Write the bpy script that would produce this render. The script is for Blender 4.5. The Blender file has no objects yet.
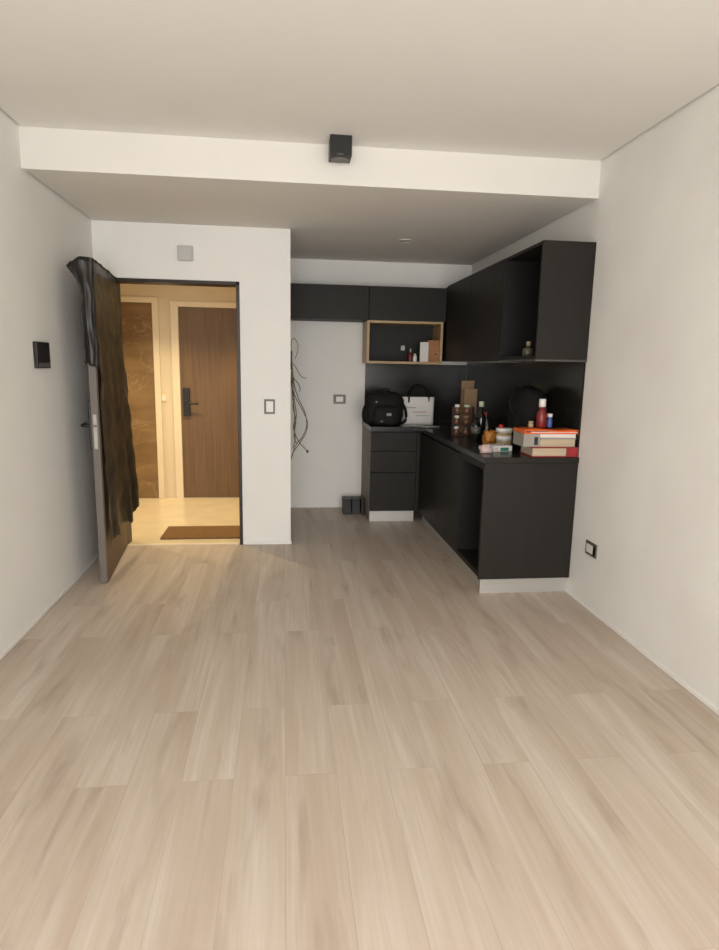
import bpy, bmesh, math, random
from mathutils import Vector, Matrix, noise

C = bpy.context.scene
COL = C.collection
random.seed(7)
PI = math.pi

# ------------------------------------------------------------------ camera
cam_data = bpy.data.cameras.new('camera')
cam = bpy.data.objects.new('camera', cam_data)
COL.objects.link(cam)
FOC = 613.5
cam_data.sensor_fit = 'VERTICAL'
cam_data.sensor_height = 36.0
cam_data.lens = FOC * 36.0 / 950.0
cam_data.shift_x = (359.5 - 356.0) / 950.0
cam_data.clip_start = 0.05
yaw, pitch, roll = math.radians(6.729), math.radians(10.083), math.radians(1.0444)
F = Vector((math.sin(yaw) * math.cos(pitch), math.cos(yaw) * math.cos(pitch), -math.sin(pitch)))
R0 = Vector((math.cos(yaw), -math.sin(yaw), 0))
U0 = R0.cross(F)
Rv = R0 * math.cos(roll) + U0 * math.sin(roll)
Uv = -R0 * math.sin(roll) + U0 * math.cos(roll)
cam.matrix_world = Matrix(((Rv.x, Uv.x, -F.x, 0), (Rv.y, Uv.y, -F.y, 0), (Rv.z, Uv.z, -F.z, 1.4509), (0, 0, 0, 1)))
C.camera = cam

# ------------------------------------------------------------------ world, daylight, exposure
w = bpy.data.worlds.new('daylight')
C.world = w
w.use_nodes = True
wb = w.node_tree.nodes['Background']
wb.inputs['Color'].default_value = (0.95, 0.97, 1.0, 1)
wb.inputs['Strength'].default_value = 1.0


def area(name, loc, rot, sx, sy, power, color):
    d = bpy.data.lights.new(name, 'AREA')
    d.shape = 'RECTANGLE'
    d.size, d.size_y = sx, sy
    d.energy = power
    d.color = color
    o = bpy.data.objects.new(name, d)
    o.location = loc
    o.rotation_euler = rot
    COL.objects.link(o)
    return o


# daylight falling through the window wall behind the camera
area('window_daylight', (0.24, -2.05, 1.3), (math.radians(90), 0, 0), 3.0, 2.3, 150, (1.0, 0.99, 0.975))

C.view_settings.view_transform = 'Standard'
C.view_settings.look = 'None'
C.view_settings.gamma = 1.0
C.view_settings.use_curve_mapping = False
C.view_settings.exposure = 0.35


# ------------------------------------------------------------------ materials
def S(r, g, b):
    def f(c):
        c /= 255.0
        return c / 12.92 if c <= 0.04045 else ((c + 0.055) / 1.055) ** 2.4
    return (f(r), f(g), f(b), 1.0)


def mat(name, color, rough=0.5, metal=0.0, var=0.06, scale=8.0, stretch=(1, 1, 1), bump=0.0, bscale=60.0, spec=0.5, color2=None, detail=4.0):
    m = bpy.data.materials.new(name)
    m.use_nodes = True
    nt = m.node_tree
    b = nt.nodes['Principled BSDF']
    b.inputs['Roughness'].default_value = rough
    b.inputs['Metallic'].default_value = metal
    b.inputs['Specular IOR Level'].default_value = spec
    tc = nt.nodes.new('ShaderNodeTexCoord')
    mp = nt.nodes.new('ShaderNodeMapping')
    mp.inputs['Scale'].default_value = stretch
    nt.links.new(tc.outputs['Object'], mp.inputs['Vector'])
    n = nt.nodes.new('ShaderNodeTexNoise')
    n.inputs['Scale'].default_value = scale
    n.inputs['Detail'].default_value = detail
    nt.links.new(mp.outputs['Vector'], n.inputs['Vector'])
    r = nt.nodes.new('ShaderNodeValToRGB')
    c = color
    lo = tuple(x * (1 - var) for x in c[:3]) + (1,)
    hi = tuple(min(1, x * (1 + var)) for x in c[:3]) + (1,)
    if color2:
        lo, hi = c, color2
    r.color_ramp.elements[0].position = 0.35
    r.color_ramp.elements[1].position = 0.65
    r.color_ramp.elements[0].color = lo
    r.color_ramp.elements[1].color = hi
    nt.links.new(n.outputs['Fac'], r.inputs['Fac'])
    nt.links.new(r.outputs['Color'], b.inputs['Base Color'])
    if bump > 0:
        n2 = nt.nodes.new('ShaderNodeTexNoise')
        n2.inputs['Scale'].default_value = bscale
        n2.inputs['Detail'].default_value = 5
        nt.links.new(mp.outputs['Vector'], n2.inputs['Vector'])
        bp = nt.nodes.new('ShaderNodeBump')
        bp.inputs['Strength'].default_value = bump
        bp.inputs['Distance'].default_value = 0.01
        nt.links.new(n2.outputs['Fac'], bp.inputs['Height'])
        nt.links.new(bp.outputs['Normal'], b.inputs['Normal'])
    return m


def floor_material():
    m = bpy.data.materials.new('oak_vinyl_planks')
    m.use_nodes = True
    nt = m.node_tree
    L = nt.links.new
    N = nt.nodes.new
    b = nt.nodes['Principled BSDF']
    tc = N('ShaderNodeTexCoord')
    sp = N('ShaderNodeSeparateXYZ')
    L(tc.outputs['Object'], sp.inputs[0])
    cb = N('ShaderNodeCombineXYZ')
    L(sp.outputs['Y'], cb.inputs['X'])
    L(sp.outputs['X'], cb.inputs['Y'])
    br = N('ShaderNodeTexBrick')
    br.offset = 0.37
    br.inputs['Color1'].default_value = (0, 0, 0, 1)
    br.inputs['Color2'].default_value = (1, 1, 1, 1)
    br.inputs['Mortar'].default_value = (0.5, 0.5, 0.5, 1)
    br.inputs['Scale'].default_value = 1.0
    br.inputs['Mortar Size'].default_value = 0.0011
    br.inputs['Mortar Smooth'].default_value = 0.3
    br.inputs['Brick Width'].default_value = 1.22
    br.inputs['Row Height'].default_value = 0.182
    L(cb.outputs[0], br.inputs['Vector'])
    # each plank shifts its own grain
    ad = N('ShaderNodeVectorMath')
    ad.operation = 'MULTIPLY_ADD'
    ad.inputs[1].default_value = (7.3, 3.1, 5.7)
    L(br.outputs['Color'], ad.inputs[0])
    L(tc.outputs['Object'], ad.inputs[2])

    def grain(sx, sy, detail, lo, hi, dist=0.0):
        mp = N('ShaderNodeMapping')
        mp.inputs['Scale'].default_value = (sx, sy, 1)
        L(ad.outputs[0], mp.inputs['Vector'])
        n = N('ShaderNodeTexNoise')
        n.inputs['Scale'].default_value = 1.0
        n.inputs['Detail'].default_value = detail
        n.inputs['Distortion'].default_value = dist
        L(mp.outputs[0], n.inputs['Vector'])
        mr = N('ShaderNodeMapRange')
        mr.inputs['From Min'].default_value = lo
        mr.inputs['From Max'].default_value = hi
        L(n.outputs['Fac'], mr.inputs['Value'])
        return mr.outputs[0]

    fine = grain(95, 3.2, 5, 0.35, 0.68)
    broad = grain(13, 0.75, 6, 0.36, 0.66, 0.9)
    knot = grain(10, 1.6, 5, 0.57, 0.76, 0.3)
    blotch = grain(5, 0.55, 3, 0.40, 0.66, 0.2)

    def mix(fac, a, bcol, f=1.0):
        mx = N('ShaderNodeMix')
        mx.data_type = 'RGBA'
        if isinstance(fac, float):
            mx.inputs['Factor'].default_value = fac
        else:
            mm = N('ShaderNodeMath')
            mm.operation = 'MULTIPLY'
            mm.inputs[1].default_value = f
            L(fac, mm.inputs[0])
            L(mm.outputs[0], mx.inputs['Factor'])
        for v, k in ((a, 'A'), (bcol, 'B')):
            s = [i for i in mx.inputs if i.name == k and i.type == 'RGBA'][0]
            if isinstance(v, tuple):
                s.default_value = v
            else:
                L(v, s)
        return [o for o in mx.outputs if o.type == 'RGBA'][0]

    base = mix(br.outputs['Color'], FLOOR_A, FLOOR_B)
    c = mix(broad, base, FLOOR_C, 0.62)
    c = mix(blotch, c, FLOOR_D, 0.55)
    c = mix(fine, c, FLOOR_D, 0.30)
    c = mix(knot, c, FLOOR_E, 0.50)
    c = mix(br.outputs['Fac'], c, FLOOR_E, 0.28)
    L(c, b.inputs['Base Color'])
    b.inputs['Roughness'].default_value = 0.42
    b.inputs['Specular IOR Level'].default_value = 0.4
    bp = N('ShaderNodeBump')
    bp.inputs['Strength'].default_value = 0.12
    bp.inputs['Distance'].default_value = 0.002
    L(fine, bp.inputs['Height'])
    L(bp.outputs['Normal'], b.inputs['Normal'])
    return m


FLOOR_A = S(205, 193, 179)
FLOOR_B = S(209, 198, 185)
FLOOR_C = S(184, 165, 145)
FLOOR_D = S(175, 156, 137)
FLOOR_E = S(134, 114, 96)


def marble_material():
    m = mat('brown_marble', S(116, 93, 64), 0.25, color2=S(138, 112, 80), scale=2.2, stretch=(1, 1, 3.5), detail=6)
    nt = m.node_tree
    b = nt.nodes['Principled BSDF']
    src = b.inputs['Base Color'].links[0].from_socket
    tc = nt.nodes.new('ShaderNodeTexCoord')
    n = nt.nodes.new('ShaderNodeTexNoise')
    n.inputs['Scale'].default_value = 2.6
    n.inputs['Detail'].default_value = 7
    n.inputs['Distortion'].default_value = 1.1
    nt.links.new(tc.outputs['Object'], n.inputs['Vector'])
    r = nt.nodes.new('ShaderNodeValToRGB')
    e = r.color_ramp.elements
    e[0].position, e[0].color = 0.485, (0, 0, 0, 1)
    e[1].position, e[1].color = 0.5, (0.2, 0.2, 0.2, 1)
    x = e.new(0.515)
    x.color = (0, 0, 0, 1)
    nt.links.new(n.outputs['Fac'], r.inputs['Fac'])
    mx = nt.nodes.new('ShaderNodeMix')
    mx.data_type = 'RGBA'
    ins = [i for i in mx.inputs if i.type == 'RGBA']
    nt.links.new(r.outputs['Color'], mx.inputs['Factor'])
    nt.links.new(src, ins[0])
    ins[1].default_value = S(205, 180, 145)
    nt.links.new([o for o in mx.outputs if o.type == 'RGBA'][0], b.inputs['Base Color'])
    return m


def glass_material():
    m = bpy.data.materials.new('clear_window_glass')
    m.use_nodes = True
    nt = m.node_tree
    for n in list(nt.nodes):
        nt.nodes.remove(n)
    o = nt.nodes.new('ShaderNodeOutputMaterial')
    t = nt.nodes.new('ShaderNodeBsdfTransparent')
    g = nt.nodes.new('ShaderNodeBsdfGlossy')
    g.inputs['Roughness'].default_value = 0.02
    mx = nt.nodes.new('ShaderNodeMixShader')
    mx.inputs['Fac'].default_value = 0.06
    nt.links.new(t.outputs[0], mx.inputs[1])
    nt.links.new(g.outputs[0], mx.inputs[2])
    nt.links.new(mx.outputs[0], o.inputs['Surface'])
    return m


M = {}
M['wall'] = mat('matte_wall_paint', S(237, 235, 230), 0.75, var=0.012, scale=3, bump=0.04, bscale=180, spec=0.25)
M['wall_worn'] = mat('matte_wall_paint_smudged', S(237, 235, 230), 0.75, color2=S(231, 228, 223), scale=2.2, detail=7, bump=0.04, bscale=180, spec=0.25)
M['soffit'] = mat('soffit_paint', S(227, 223, 216), 0.8, var=0.01, scale=3, spec=0.2)
M['ceiling'] = mat('matte_ceiling_paint', S(234, 231, 225), 0.85, var=0.01, scale=3, spec=0.2)
M['beam'] = mat('beam_paint', S(222, 219, 213), 0.8, var=0.01, scale=3, spec=0.2)
M['trim'] = mat('white_trim_paint', S(236, 233, 228), 0.4, var=0.01)
M['floor'] = floor_material()
M['hall_tile'] = mat('cream_stone_tile', S(222, 206, 174), 0.25, var=0.04, scale=5)
M['hall_wall'] = mat('cream_hall_paint', S(214, 200, 172), 0.7, var=0.02, scale=3)
M['hall_trim'] = mat('cream_casing_paint', S(226, 212, 184), 0.45, var=0.01)
M['hall_door'] = mat('oak_veneer', S(97, 73, 46), 0.5, color2=S(111, 85, 55), scale=3.0, stretch=(14, 14, 0.6), detail=6)
M['marble'] = marble_material()
M['frame_dark'] = mat('dark_bronze_steel', S(48, 42, 38), 0.4, metal=0.5, var=0.05)
M['leaf_edge'] = mat('taupe_door_edge', S(106, 97, 89), 0.55, var=0.03)
M['leaf_face'] = mat('walnut_veneer', S(88, 68, 50), 0.5, color2=S(104, 81, 60), scale=3.0, stretch=(10, 10, 0.6), detail=5)
M['steel'] = mat('brushed_steel', S(158, 154, 147), 0.45, metal=0.4, var=0.04, scale=20, stretch=(1, 1, 8))
M['black_metal'] = mat('black_metal', S(18, 17, 15), 0.45, metal=0.0, var=0.06)
M['black_plastic'] = mat('black_plastic', S(20, 20, 18), 0.45, var=0.05)
M['grey_plastic'] = mat('grey_plastic', S(92, 90, 86), 0.4, var=0.05)
M['white_plastic'] = mat('white_plastic', S(225, 222, 216), 0.35, var=0.015)
M['cover_grey'] = mat('pale_grey_plastic', S(192, 190, 185), 0.45, var=0.01)
M['socket_grey'] = mat('taupe_faceplate', S(96, 89, 80), 0.4, var=0.03)
M['cab'] = mat('charcoal_laminate', S(37, 34, 30), 0.5, var=0.05, scale=5, stretch=(6, 6, 1), bump=0.03, bscale=220, spec=0.22)
M['cab_in'] = mat('charcoal_inner_laminate', S(21, 20, 18), 0.55, var=0.05, scale=5, spec=0.35)
M['cab_side'] = mat('greige_board', S(120, 110, 98), 0.6, var=0.04)
M['rail'] = mat('grey_edge_strip', S(74, 71, 66), 0.5)
M['worktop'] = mat('dark_quartz_worktop', S(32, 30, 27), 0.25, var=0.05, scale=70, spec=0.35)
M['splash'] = mat('dark_glass_splashback', S(30, 29, 25), 0.2, var=0.04, scale=2, spec=0.3)
M['alu'] = mat('brushed_aluminium_kick', S(196, 193, 188), 0.38, metal=0.55, var=0.03, scale=6, stretch=(1, 1, 30))
M['oak'] = mat('light_oak_edge', S(172, 144, 104), 0.5, color2=S(188, 160, 120), scale=5, stretch=(2, 2, 12))
M['mat_brown'] = mat('brown_coir', S(130, 100, 66), 0.95, var=0.25, scale=140, bump=0.6, bscale=300, spec=0.1)


# ------------------------------------------------------------------ mesh helpers
class MB:
    def __init__(self):
        self.bm = bmesh.new()

    def box(self, x0, x1, y0, y1, z0, z1, bev=0.0, M4=None, seg=2):
        t = bmesh.new()
        vs = [t.verts.new((x, y, z)) for x in (x0, x1) for y in (y0, y1) for z in (z0, z1)]
        for f in ((0, 1, 3, 2), (4, 6, 7, 5), (0, 4, 5, 1), (2, 3, 7, 6), (0, 2, 6, 4), (1, 5, 7, 3)):
            t.faces.new([vs[i] for i in f])
        if bev > 0:
            bmesh.ops.bevel(t, geom=list(t.edges), offset=bev, segments=seg, affect='EDGES', profile=0.5)
        self._add(t, M4)
        return self

    def lathe(self, prof, cx=0, cy=0, n=24, M4=None, smooth=True):
        t = bmesh.new()
        rings = []
        for r, z in prof:
            if r < 1e-6:
                rings.append([t.verts.new((cx, cy, z))])
            else:
                rings.append([t.verts.new((cx + r * math.cos(2 * PI * k / n), cy + r * math.sin(2 * PI * k / n), z)) for k in range(n)])
        for a, b in zip(rings, rings[1:]):
            for k in range(n):
                k2 = (k + 1) % n
                if len(a) == 1 and len(b) == 1:
                    continue
                if len(a) == 1:
                    t.faces.new((a[0], b[k2], b[k]))
                elif len(b) == 1:
                    t.faces.new((a[k], a[k2], b[0]))
                else:
                    t.faces.new((a[k], a[k2], b[k2], b[k]))
        if smooth:
            for f in t.faces:
                f.smooth = True
        self._add(t, M4)
        return self

    def tube(self, pts, r, n=8, closed=False, smooth=True, sub=4):
        P = [Vector(p) for p in pts]
        if sub > 1 and len(P) > 2:
            Q = []
            for i in range(len(P) - 1):
                p0 = P[max(i - 1, 0)]
                p1, p2 = P[i], P[i + 1]
                p3 = P[min(i + 2, len(P) - 1)]
                for s in range(sub):
                    u = s / sub
                    Q.append(0.5 * ((2 * p1) + (p2 - p0) * u + (2 * p0 - 5 * p1 + 4 * p2 - p3) * u * u + (3 * p1 - p0 - 3 * p2 + p3) * u ** 3))
            Q.append(P[-1])
            P = Q
        t = bmesh.new()
        rings = []
        up = Vector((0.13, 0.31, 0.94)).normalized()
        for i, p in enumerate(P):
            d = (P[min(i + 1, len(P) - 1)] - P[max(i - 1, 0)]).normalized()
            a = d.cross(up)
            if a.length < 1e-3:
                a = d.cross(Vector((1, 0, 0)))
            a.normalize()
            b = d.cross(a)
            rr = r(i / (len(P) - 1)) if callable(r) else r
            rings.append([t.verts.new(p + a * rr * math.cos(2 * PI * k / n) + b * rr * math.sin(2 * PI * k / n)) for k in range(n)])
        for a, b in zip(rings, rings[1:]):
            for k in range(n):
                f = t.faces.new((a[k], a[(k + 1) % n], b[(k + 1) % n], b[k]))
                f.smooth = smooth
        t.faces.new(rings[0][::-1])
        t.faces.new(rings[-1])
        self._add(t, None)
        return self

    def soft(self, cx, cy, cz, sx, sy, sz, e=0.5, lump=0.0, lf=6.0, n=28, m=18, flat=None, M4=None, seed=0.0):
        """superellipsoid with gentle lumps; flat clamps the underside to a height"""
        t = bmesh.new()

        def sg(v, p):
            return math.copysign(abs(v) ** p, v)
        rings = []
        for i in range(m + 1):
            a = -PI / 2 + PI * i / m
            ring = []
            for k in range(n):
                b = 2 * PI * k / n
                v = Vector((sg(math.cos(a), e) * sg(math.cos(b), e), sg(math.cos(a), e) * sg(math.sin(b), e), sg(math.sin(a), e)))
                d = 1 + lump * noise.noise(v * lf * 0.5 + Vector((seed, seed * 1.7, 0)))
                p = Vector((cx + v.x * sx * d, cy + v.y * sy * d, cz + v.z * sz * d))
                if flat is not None and p.z < flat:
                    p.z = flat
                ring.append(t.verts.new(p))
            rings.append(ring)
        for a, b in zip(rings, rings[1:]):
            for k in range(n):
                f = t.faces.new((a[k], a[(k + 1) % n], b[(k + 1) % n], b[k]))
                f.smooth = True
        bmesh.ops.remove_doubles(t, verts=list(t.verts), dist=1e-4)
        self._add(t, M4)
        return self

    def grid(self, pts, smooth=True):
        """pts[row][col]"""
        t = bmesh.new()
        vs = [[t.verts.new(p) for p in row] for row in pts]
        for r0, r1 in zip(vs, vs[1:]):
            for k in range(len(r0) - 1):
                f = t.faces.new((r0[k], r0[k + 1], r1[k + 1], r1[k]))
                f.smooth = smooth
        self._add(t, None)
        return self

    def prism(self, outline, y0, y1, axis='y', M4=None):
        t = bmesh.new()
        def P(a, b, d):
            return {'y': (a, d, b), 'x': (d, a, b), 'z': (a, b, d)}[axis]
        A = [t.verts.new(P(a, b, y0)) for a, b in outline]
        B = [t.verts.new(P(a, b, y1)) for a, b in outline]
        t.faces.new(A)
        t.faces.new(B[::-1])
        n = len(A)
        for k in range(n):
            t.faces.new((A[k], B[k], B[(k + 1) % n], A[(k + 1) % n]))
        self._add(t, M4)
        return self

    def _add(self, t, M4):
        if M4 is not None:
            t.transform(M4)
        bmesh.ops.recalc_face_normals(t, faces=list(t.faces))
        me = bpy.data.meshes.new('tmp')
        t.to_mesh(me)
        t.free()
        self.bm.from_mesh(me)
        bpy.data.meshes.remove(me)

    def build(self, name, material, parent=None, label=None):
        me = bpy.data.meshes.new(name)
        self.bm.to_mesh(me)
        self.bm.free()
        me.materials.append(M[material] if isinstance(material, str) else material)
        o = bpy.data.objects.new(name, me)
        COL.objects.link(o)
        if parent is not None:
            o.parent = parent
            o.matrix_parent_inverse = Matrix.Translation(-parent.location)
            if parent.parent is not None:
                pass
        if label:
            o['label'] = label
        return o


def thing(name, label, cat, loc=(0, 0, 0), group=None):
    o = bpy.data.objects.new(name, None)
    o.empty_display_size = 0.05
    COL.objects.link(o)
    o.location = loc
    return tag(o, label, cat, group)


def tag(o, label, cat, group=None):
    o['label'] = label
    o['category'] = cat
    if group:
        o['group'] = group
    return o


def struct(o, label=None, cat=None):
    o['kind'] = 'structure'
    if label:
        o['label'] = label
    if cat:
        o['category'] = cat
    return o


def part(mb, name, material, parent, label=None):
    """a mesh in world coordinates parented to a thing whose base stands at parent.location"""
    o = mb.build(name, material, None, label)
    o.parent = parent
    off = Vector((0, 0, 0))
    p = parent
    while p is not None:
        off += p.location
        p = p.parent
    o.matrix_parent_inverse = Matrix.Identity(4)
    o.data.transform(Matrix.Translation(-off))
    return o


# ------------------------------------------------------------------ room measures
XL, XR = -1.392, 1.857
YR = -1.70          # window wall behind the camera
YB = 3.695          # face of the dropped soffit
YE = 4.900          # entry wall
YK = 6.206          # kitchen back wall
ZC, ZB = 2.665, 2.457
XC = 0.0465         # corner of the entry wall
DX0, DX1, DZ = -1.252, -0.342, 2.056
YH = 6.72           # far wall of the hallway
WT = 0.15


def s_box(name, label, cat, material, *boxes, bev=0.0):
    mb = MB()
    for b in boxes:
        mb.box(*b, bev=bev)
    return struct(mb.build(name, material), label, cat)


s_box('floor', 'pale oak plank floor of the living room and kitchen', 'floor', 'floor',
      (XL - 0.2, XR + 0.2, YR - 0.2, YE + 0.03, -0.12, 0), (XC - 0.14, XR + 0.2, YE + 0.03, YK + 0.2, -0.12, 0))
s_box('floor_hallway', 'cream tiled hallway floor beyond the open entry door', 'floor', 'hall_tile',
      (-3.4, XC - 0.14, YE + 0.03, YH + 0.2, -0.12, 0.0))
s_box('wall_left', 'plain white left wall behind the open door', 'wall', 'wall', (XL - 0.15, XL, YR - 0.2, YE + 0.02, -0.05, ZC + 0.25))
s_box('wall_right', 'faintly smudged white right wall beside the kitchen units', 'wall', 'wall_worn', (XR, XR + 0.15, YR - 0.2, YK + 0.2, -0.05, ZC + 0.25))
s_box('wall_entry', 'white wall around the open entry doorway', 'wall', 'wall',
      (XL - 0.15, DX0, YE, YE + WT, 0, ZB + 0.3), (DX1, XC, YE, YE + WT, 0, ZB + 0.3), (DX0, DX1, YE, YE + WT, DZ, ZB + 0.3))
s_box('wall_niche', 'white side wall of the kitchen niche', 'wall', 'wall', (XC - 0.12, XC, YE + WT, YK + 0.15, 0, ZB + 0.3))
s_box('wall_kitchen', 'white back wall of the kitchen niche', 'wall', 'wall', (XC - 0.12, XR + 0.1, YK, YK + 0.15, -0.05, ZB + 0.3))
s_box('wall_hallway', 'cream hallway wall seen through the doorway', 'wall', 'hall_wall',
      (-3.4, XC - 0.12, YH, YH + 0.15, 0, 2.75), (-3.55, -3.4, YE, YH + 0.15, 0, 2.75), (XC - 0.16, XC - 0.122, YE + WT, YH, 0, 2.7),
      (-3.4, XL - 0.15, YE, YE + WT, 0, 2.7))
s_box('ceiling_hallway', 'cream hallway ceiling', 'ceiling', 'hall_wall', (-3.4, XC - 0.12, YE + WT, YH + 0.15, 2.45, 2.7))
G = 0.012
s_box('ceiling', 'flat white living room ceiling', 'ceiling', 'ceiling', (XL + G, XR - G, YR - 0.2, YB + 0.1, ZC, ZC + 0.12),
      (XL - 0.1, XR + 0.1, YR - 0.2, YB + 0.1, ZC + 0.03, ZC + 0.2))
s_box('ceiling_soffit', 'dropped white soffit over the entry and kitchen', 'ceiling', 'soffit',
      (XL, XR, YB, YB + 0.06, ZB, ZC + 0.02), (XL + G, XR - G, YB + 0.06, YK + 0.1, ZB, ZB + 0.12),
      (XL - 0.1, XR + 0.1, YB + 0.05, YK + 0.1, ZB + 0.02, ZB + 0.25))
# window wall behind the viewpoint
WX0, WX1, WZ0, WZ1 = -1.22, 1.70, 0.06, 2.42
s_box('wall_rear', 'white wall around the wide window', 'wall', 'wall',
      (XL - 0.15, WX0, YR - 0.15, YR, -0.05, ZC + 0.2), (WX1, XR + 0.15, YR - 0.15, YR, -0.05, ZC + 0.2),
      (WX0, WX1, YR - 0.15, YR, WZ1, ZC + 0.2), (WX0, WX1, YR - 0.15, YR, -0.05, WZ0))
wn = MB()
for x in (WX0, (WX0 + WX1) / 2 - 0.025, WX1 - 0.05):
    wn.box(x, x + 0.05, YR - 0.1, YR - 0.04, WZ0, WZ1)
for z in (WZ0, WZ1 - 0.05):
    wn.box(WX0, WX1, YR - 0.1, YR - 0.04, z, z + 0.05)
win = struct(wn.build('window_1', 'frame_dark'), 'wide dark framed sliding window', 'window')
M['glass'] = glass_material()
part(MB().box(WX0 + 0.03, WX1 - 0.03, YR - 0.075, YR - 0.068, WZ0 + 0.03, WZ1 - 0.03), 'glass_pane', 'glass', win)
# baseboards and reveals
BB = 0.022
s_box('baseboard_left', 'thin white baseboard along the left wall', 'baseboard', 'trim', (XL, XL + 0.009, YR, YE, 0, BB), bev=0.002)
s_box('baseboard_right', 'thin white baseboard along the right wall', 'baseboard', 'trim', (XR - 0.009, XR, YR, 3.70, 0, BB), bev=0.002)
s_box('baseboard_entry', 'thin white baseboard under the entry wall', 'baseboard', 'trim',
      (DX1 + 0.012, XC, YE - 0.008, YE, 0, BB), (XC, XC + 0.008, YE - 0.008, YK, 0, BB), bev=0.002)
s_box('baseboard_kitchen', 'thin white baseboard in the kitchen niche', 'baseboard', 'trim', (XC + 0.008, 0.775, YK - 0.008, YK, 0, 0.012), bev=0.002)
# entry door frame (dark steel) and threshold
s_box('trim_1', 'dark steel frame of the entry doorway', 'door frame', 'frame_dark',
      (DX1 - 0.022, DX1 + 0.004, YE - 0.006, YE + WT + 0.01, 0, DZ + 0.004), (DX0 - 0.03, DX0 + 0.002, YE + 0.012, YE + WT + 0.01, 0, DZ + 0.004),
      (DX0 - 0.03, DX1 + 0.004, YE - 0.006, YE + WT + 0.01, DZ - 0.018, DZ + 0.006), bev=0.002)
s_box('trim_2', 'pale threshold strip under the entry door', 'threshold', 'hall_trim', (DX0, DX1 - 0.022, YE + 0.01, YE + 0.05, -0.001, 0.006), bev=0.002)

# ------------------------------------------------------------------ hallway
# neighbour's door
HD0, HD1, HDT = -1.092, -0.15, 2.02
s_box('trim_3', 'cream casing around the oak hallway door', 'door casing', 'hall_trim',
      (HD0 - 0.078, HD0, YH - 0.025, YH, 0, HDT + 0.055), (HD0, HD1, YH - 0.025, YH, HDT, HDT + 0.055), bev=0.004)
d2 = struct(MB().box(HD0 + 0.004, HD1, YH - 0.012, YH, 0.006, HDT - 0.003, bev=0.002).build('door_2', 'hall_door'),
            'closed oak door across the hallway with a black lock', 'door')
part(MB().box(-1.066, -0.995, YH - 0.04, YH - 0.0125, 0.895, 1.19, bev=0.006), 'lock_plate', 'black_plastic', d2)
hl = MB().tube([(-1.03, YH - 0.035, 1.03), (-1.03, YH - 0.075, 1.03), (-0.99, YH - 0.08, 1.03), (-0.905, YH - 0.08, 1.03)], 0.011, sub=3)
part(hl, 'handle', 'black_metal', d2)
# marble recess
mp0, mp1 = -2.35, -1.352
pn = thing('marble_wall_panel', 'brown veined marble panel in a cream frame beyond the doorway', 'wall panel', (-1.85, YH, 0))
part(MB().box(mp0, mp1, YH - 0.018, YH - 0.0005, 0.005, 2.05), 'panel', 'marble', pn)
part(MB().box(mp1, mp1 + 0.062, YH - 0.03, YH - 0.0005, 0.001, 2.105, bev=0.003).box(mp0 - 0.062, mp0, YH - 0.03, YH - 0.0005, 0.001, 2.105, bev=0.003)
     .box(mp0, mp1, YH - 0.03, YH - 0.0005, 2.05, 2.105, bev=0.003), 'frame', 'hall_trim', pn)
hs = tag(MB().box(-1.306, -1.236, YH - 0.010, YH - 0.0003, 1.045, 1.115, bev=0.003).build('light_switch', 'hall_trim'),
         'cream light switch on the hallway wall left of the oak door', 'light switch')
part(MB().box(-1.29, -1.252, YH - 0.013, YH - 0.009, 1.058, 1.102, bev=0.002), 'rocker', 'white_plastic', hs)
dm = MB().box(-1.03, -0.20, 5.075, 5.45, 0.0005, 0.016, bev=0.004)
tag(dm.build('doormat', 'mat_brown'), 'brown coir doormat on the hallway tiles outside the entry door', 'doormat')


def emitter(name, color, strength):
    m = bpy.data.materials.new(name)
    m.use_nodes = True
    nt = m.node_tree
    b = nt.nodes['Principled BSDF']
    b.inputs['Base Color'].default_value = (0.8, 0.8, 0.8, 1)
    b.inputs['Emission Color'].default_value = color
    b.inputs['Emission Strength'].default_value = strength
    return m


M['warm_lamp'] = emitter('warm_lamp_disc', (1.0, 0.80, 0.50, 1), 8.0)
LY = 5.86
for lx in (-2.2, -1.22, -0.30):
    hlmp = thing('hallway_downlight', 'warm round downlight in the hallway ceiling ' + {-2.2: 'above the marble panel', -1.22: 'between the panel and oak door', -0.30: 'above the oak door'}[lx],
                 'ceiling light', (lx, LY, 2.45), 'hallway downlights')
    part(MB().lathe([(0.045, 2.449), (0.062, 2.449), (0.062, 2.443), (0.045, 2.443), (0.045, 2.449)], lx, LY), 'ring', 'white_plastic', hlmp)
    part(MB().lathe([(0.0, 2.446), (0.045, 2.446), (0.045, 2.449), (0, 2.449)], lx, LY), 'diffuser', 'warm_lamp', hlmp)
    sd = bpy.data.lights.new('hallway_lamp', 'SPOT')
    sd.energy = 66
    sd.color = (1.0, 0.80, 0.50)
    sd.spot_size = math.radians(104)
    sd.spot_blend = 0.55
    sd.shadow_soft_size = 0.04
    sl = bpy.data.objects.new('hallway_lamp', sd)
    sl.location = (lx, LY, 2.43)
    COL.objects.link(sl)

# ------------------------------------------------------------------ entry door, swung open
hx, hy = -1.252, 4.905
ang = math.atan2(-1.166 + 1.252, 4.905 - 4.035)     # swing past the right angle
e = Vector((math.sin(ang), -math.cos(ang), 0))      # hinge -> free edge
nrm = Vector((math.cos(ang), math.sin(ang), 0))     # outward (hallway face)
DL, DT, DH = 0.875, 0.045, 2.045


def dpt(u, d, z):
    """u metres from hinge, d metres in front of the outer face"""
    return Vector((hx, hy, 0)) + e * u + nrm * d + Vector((0, 0, z))


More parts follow.
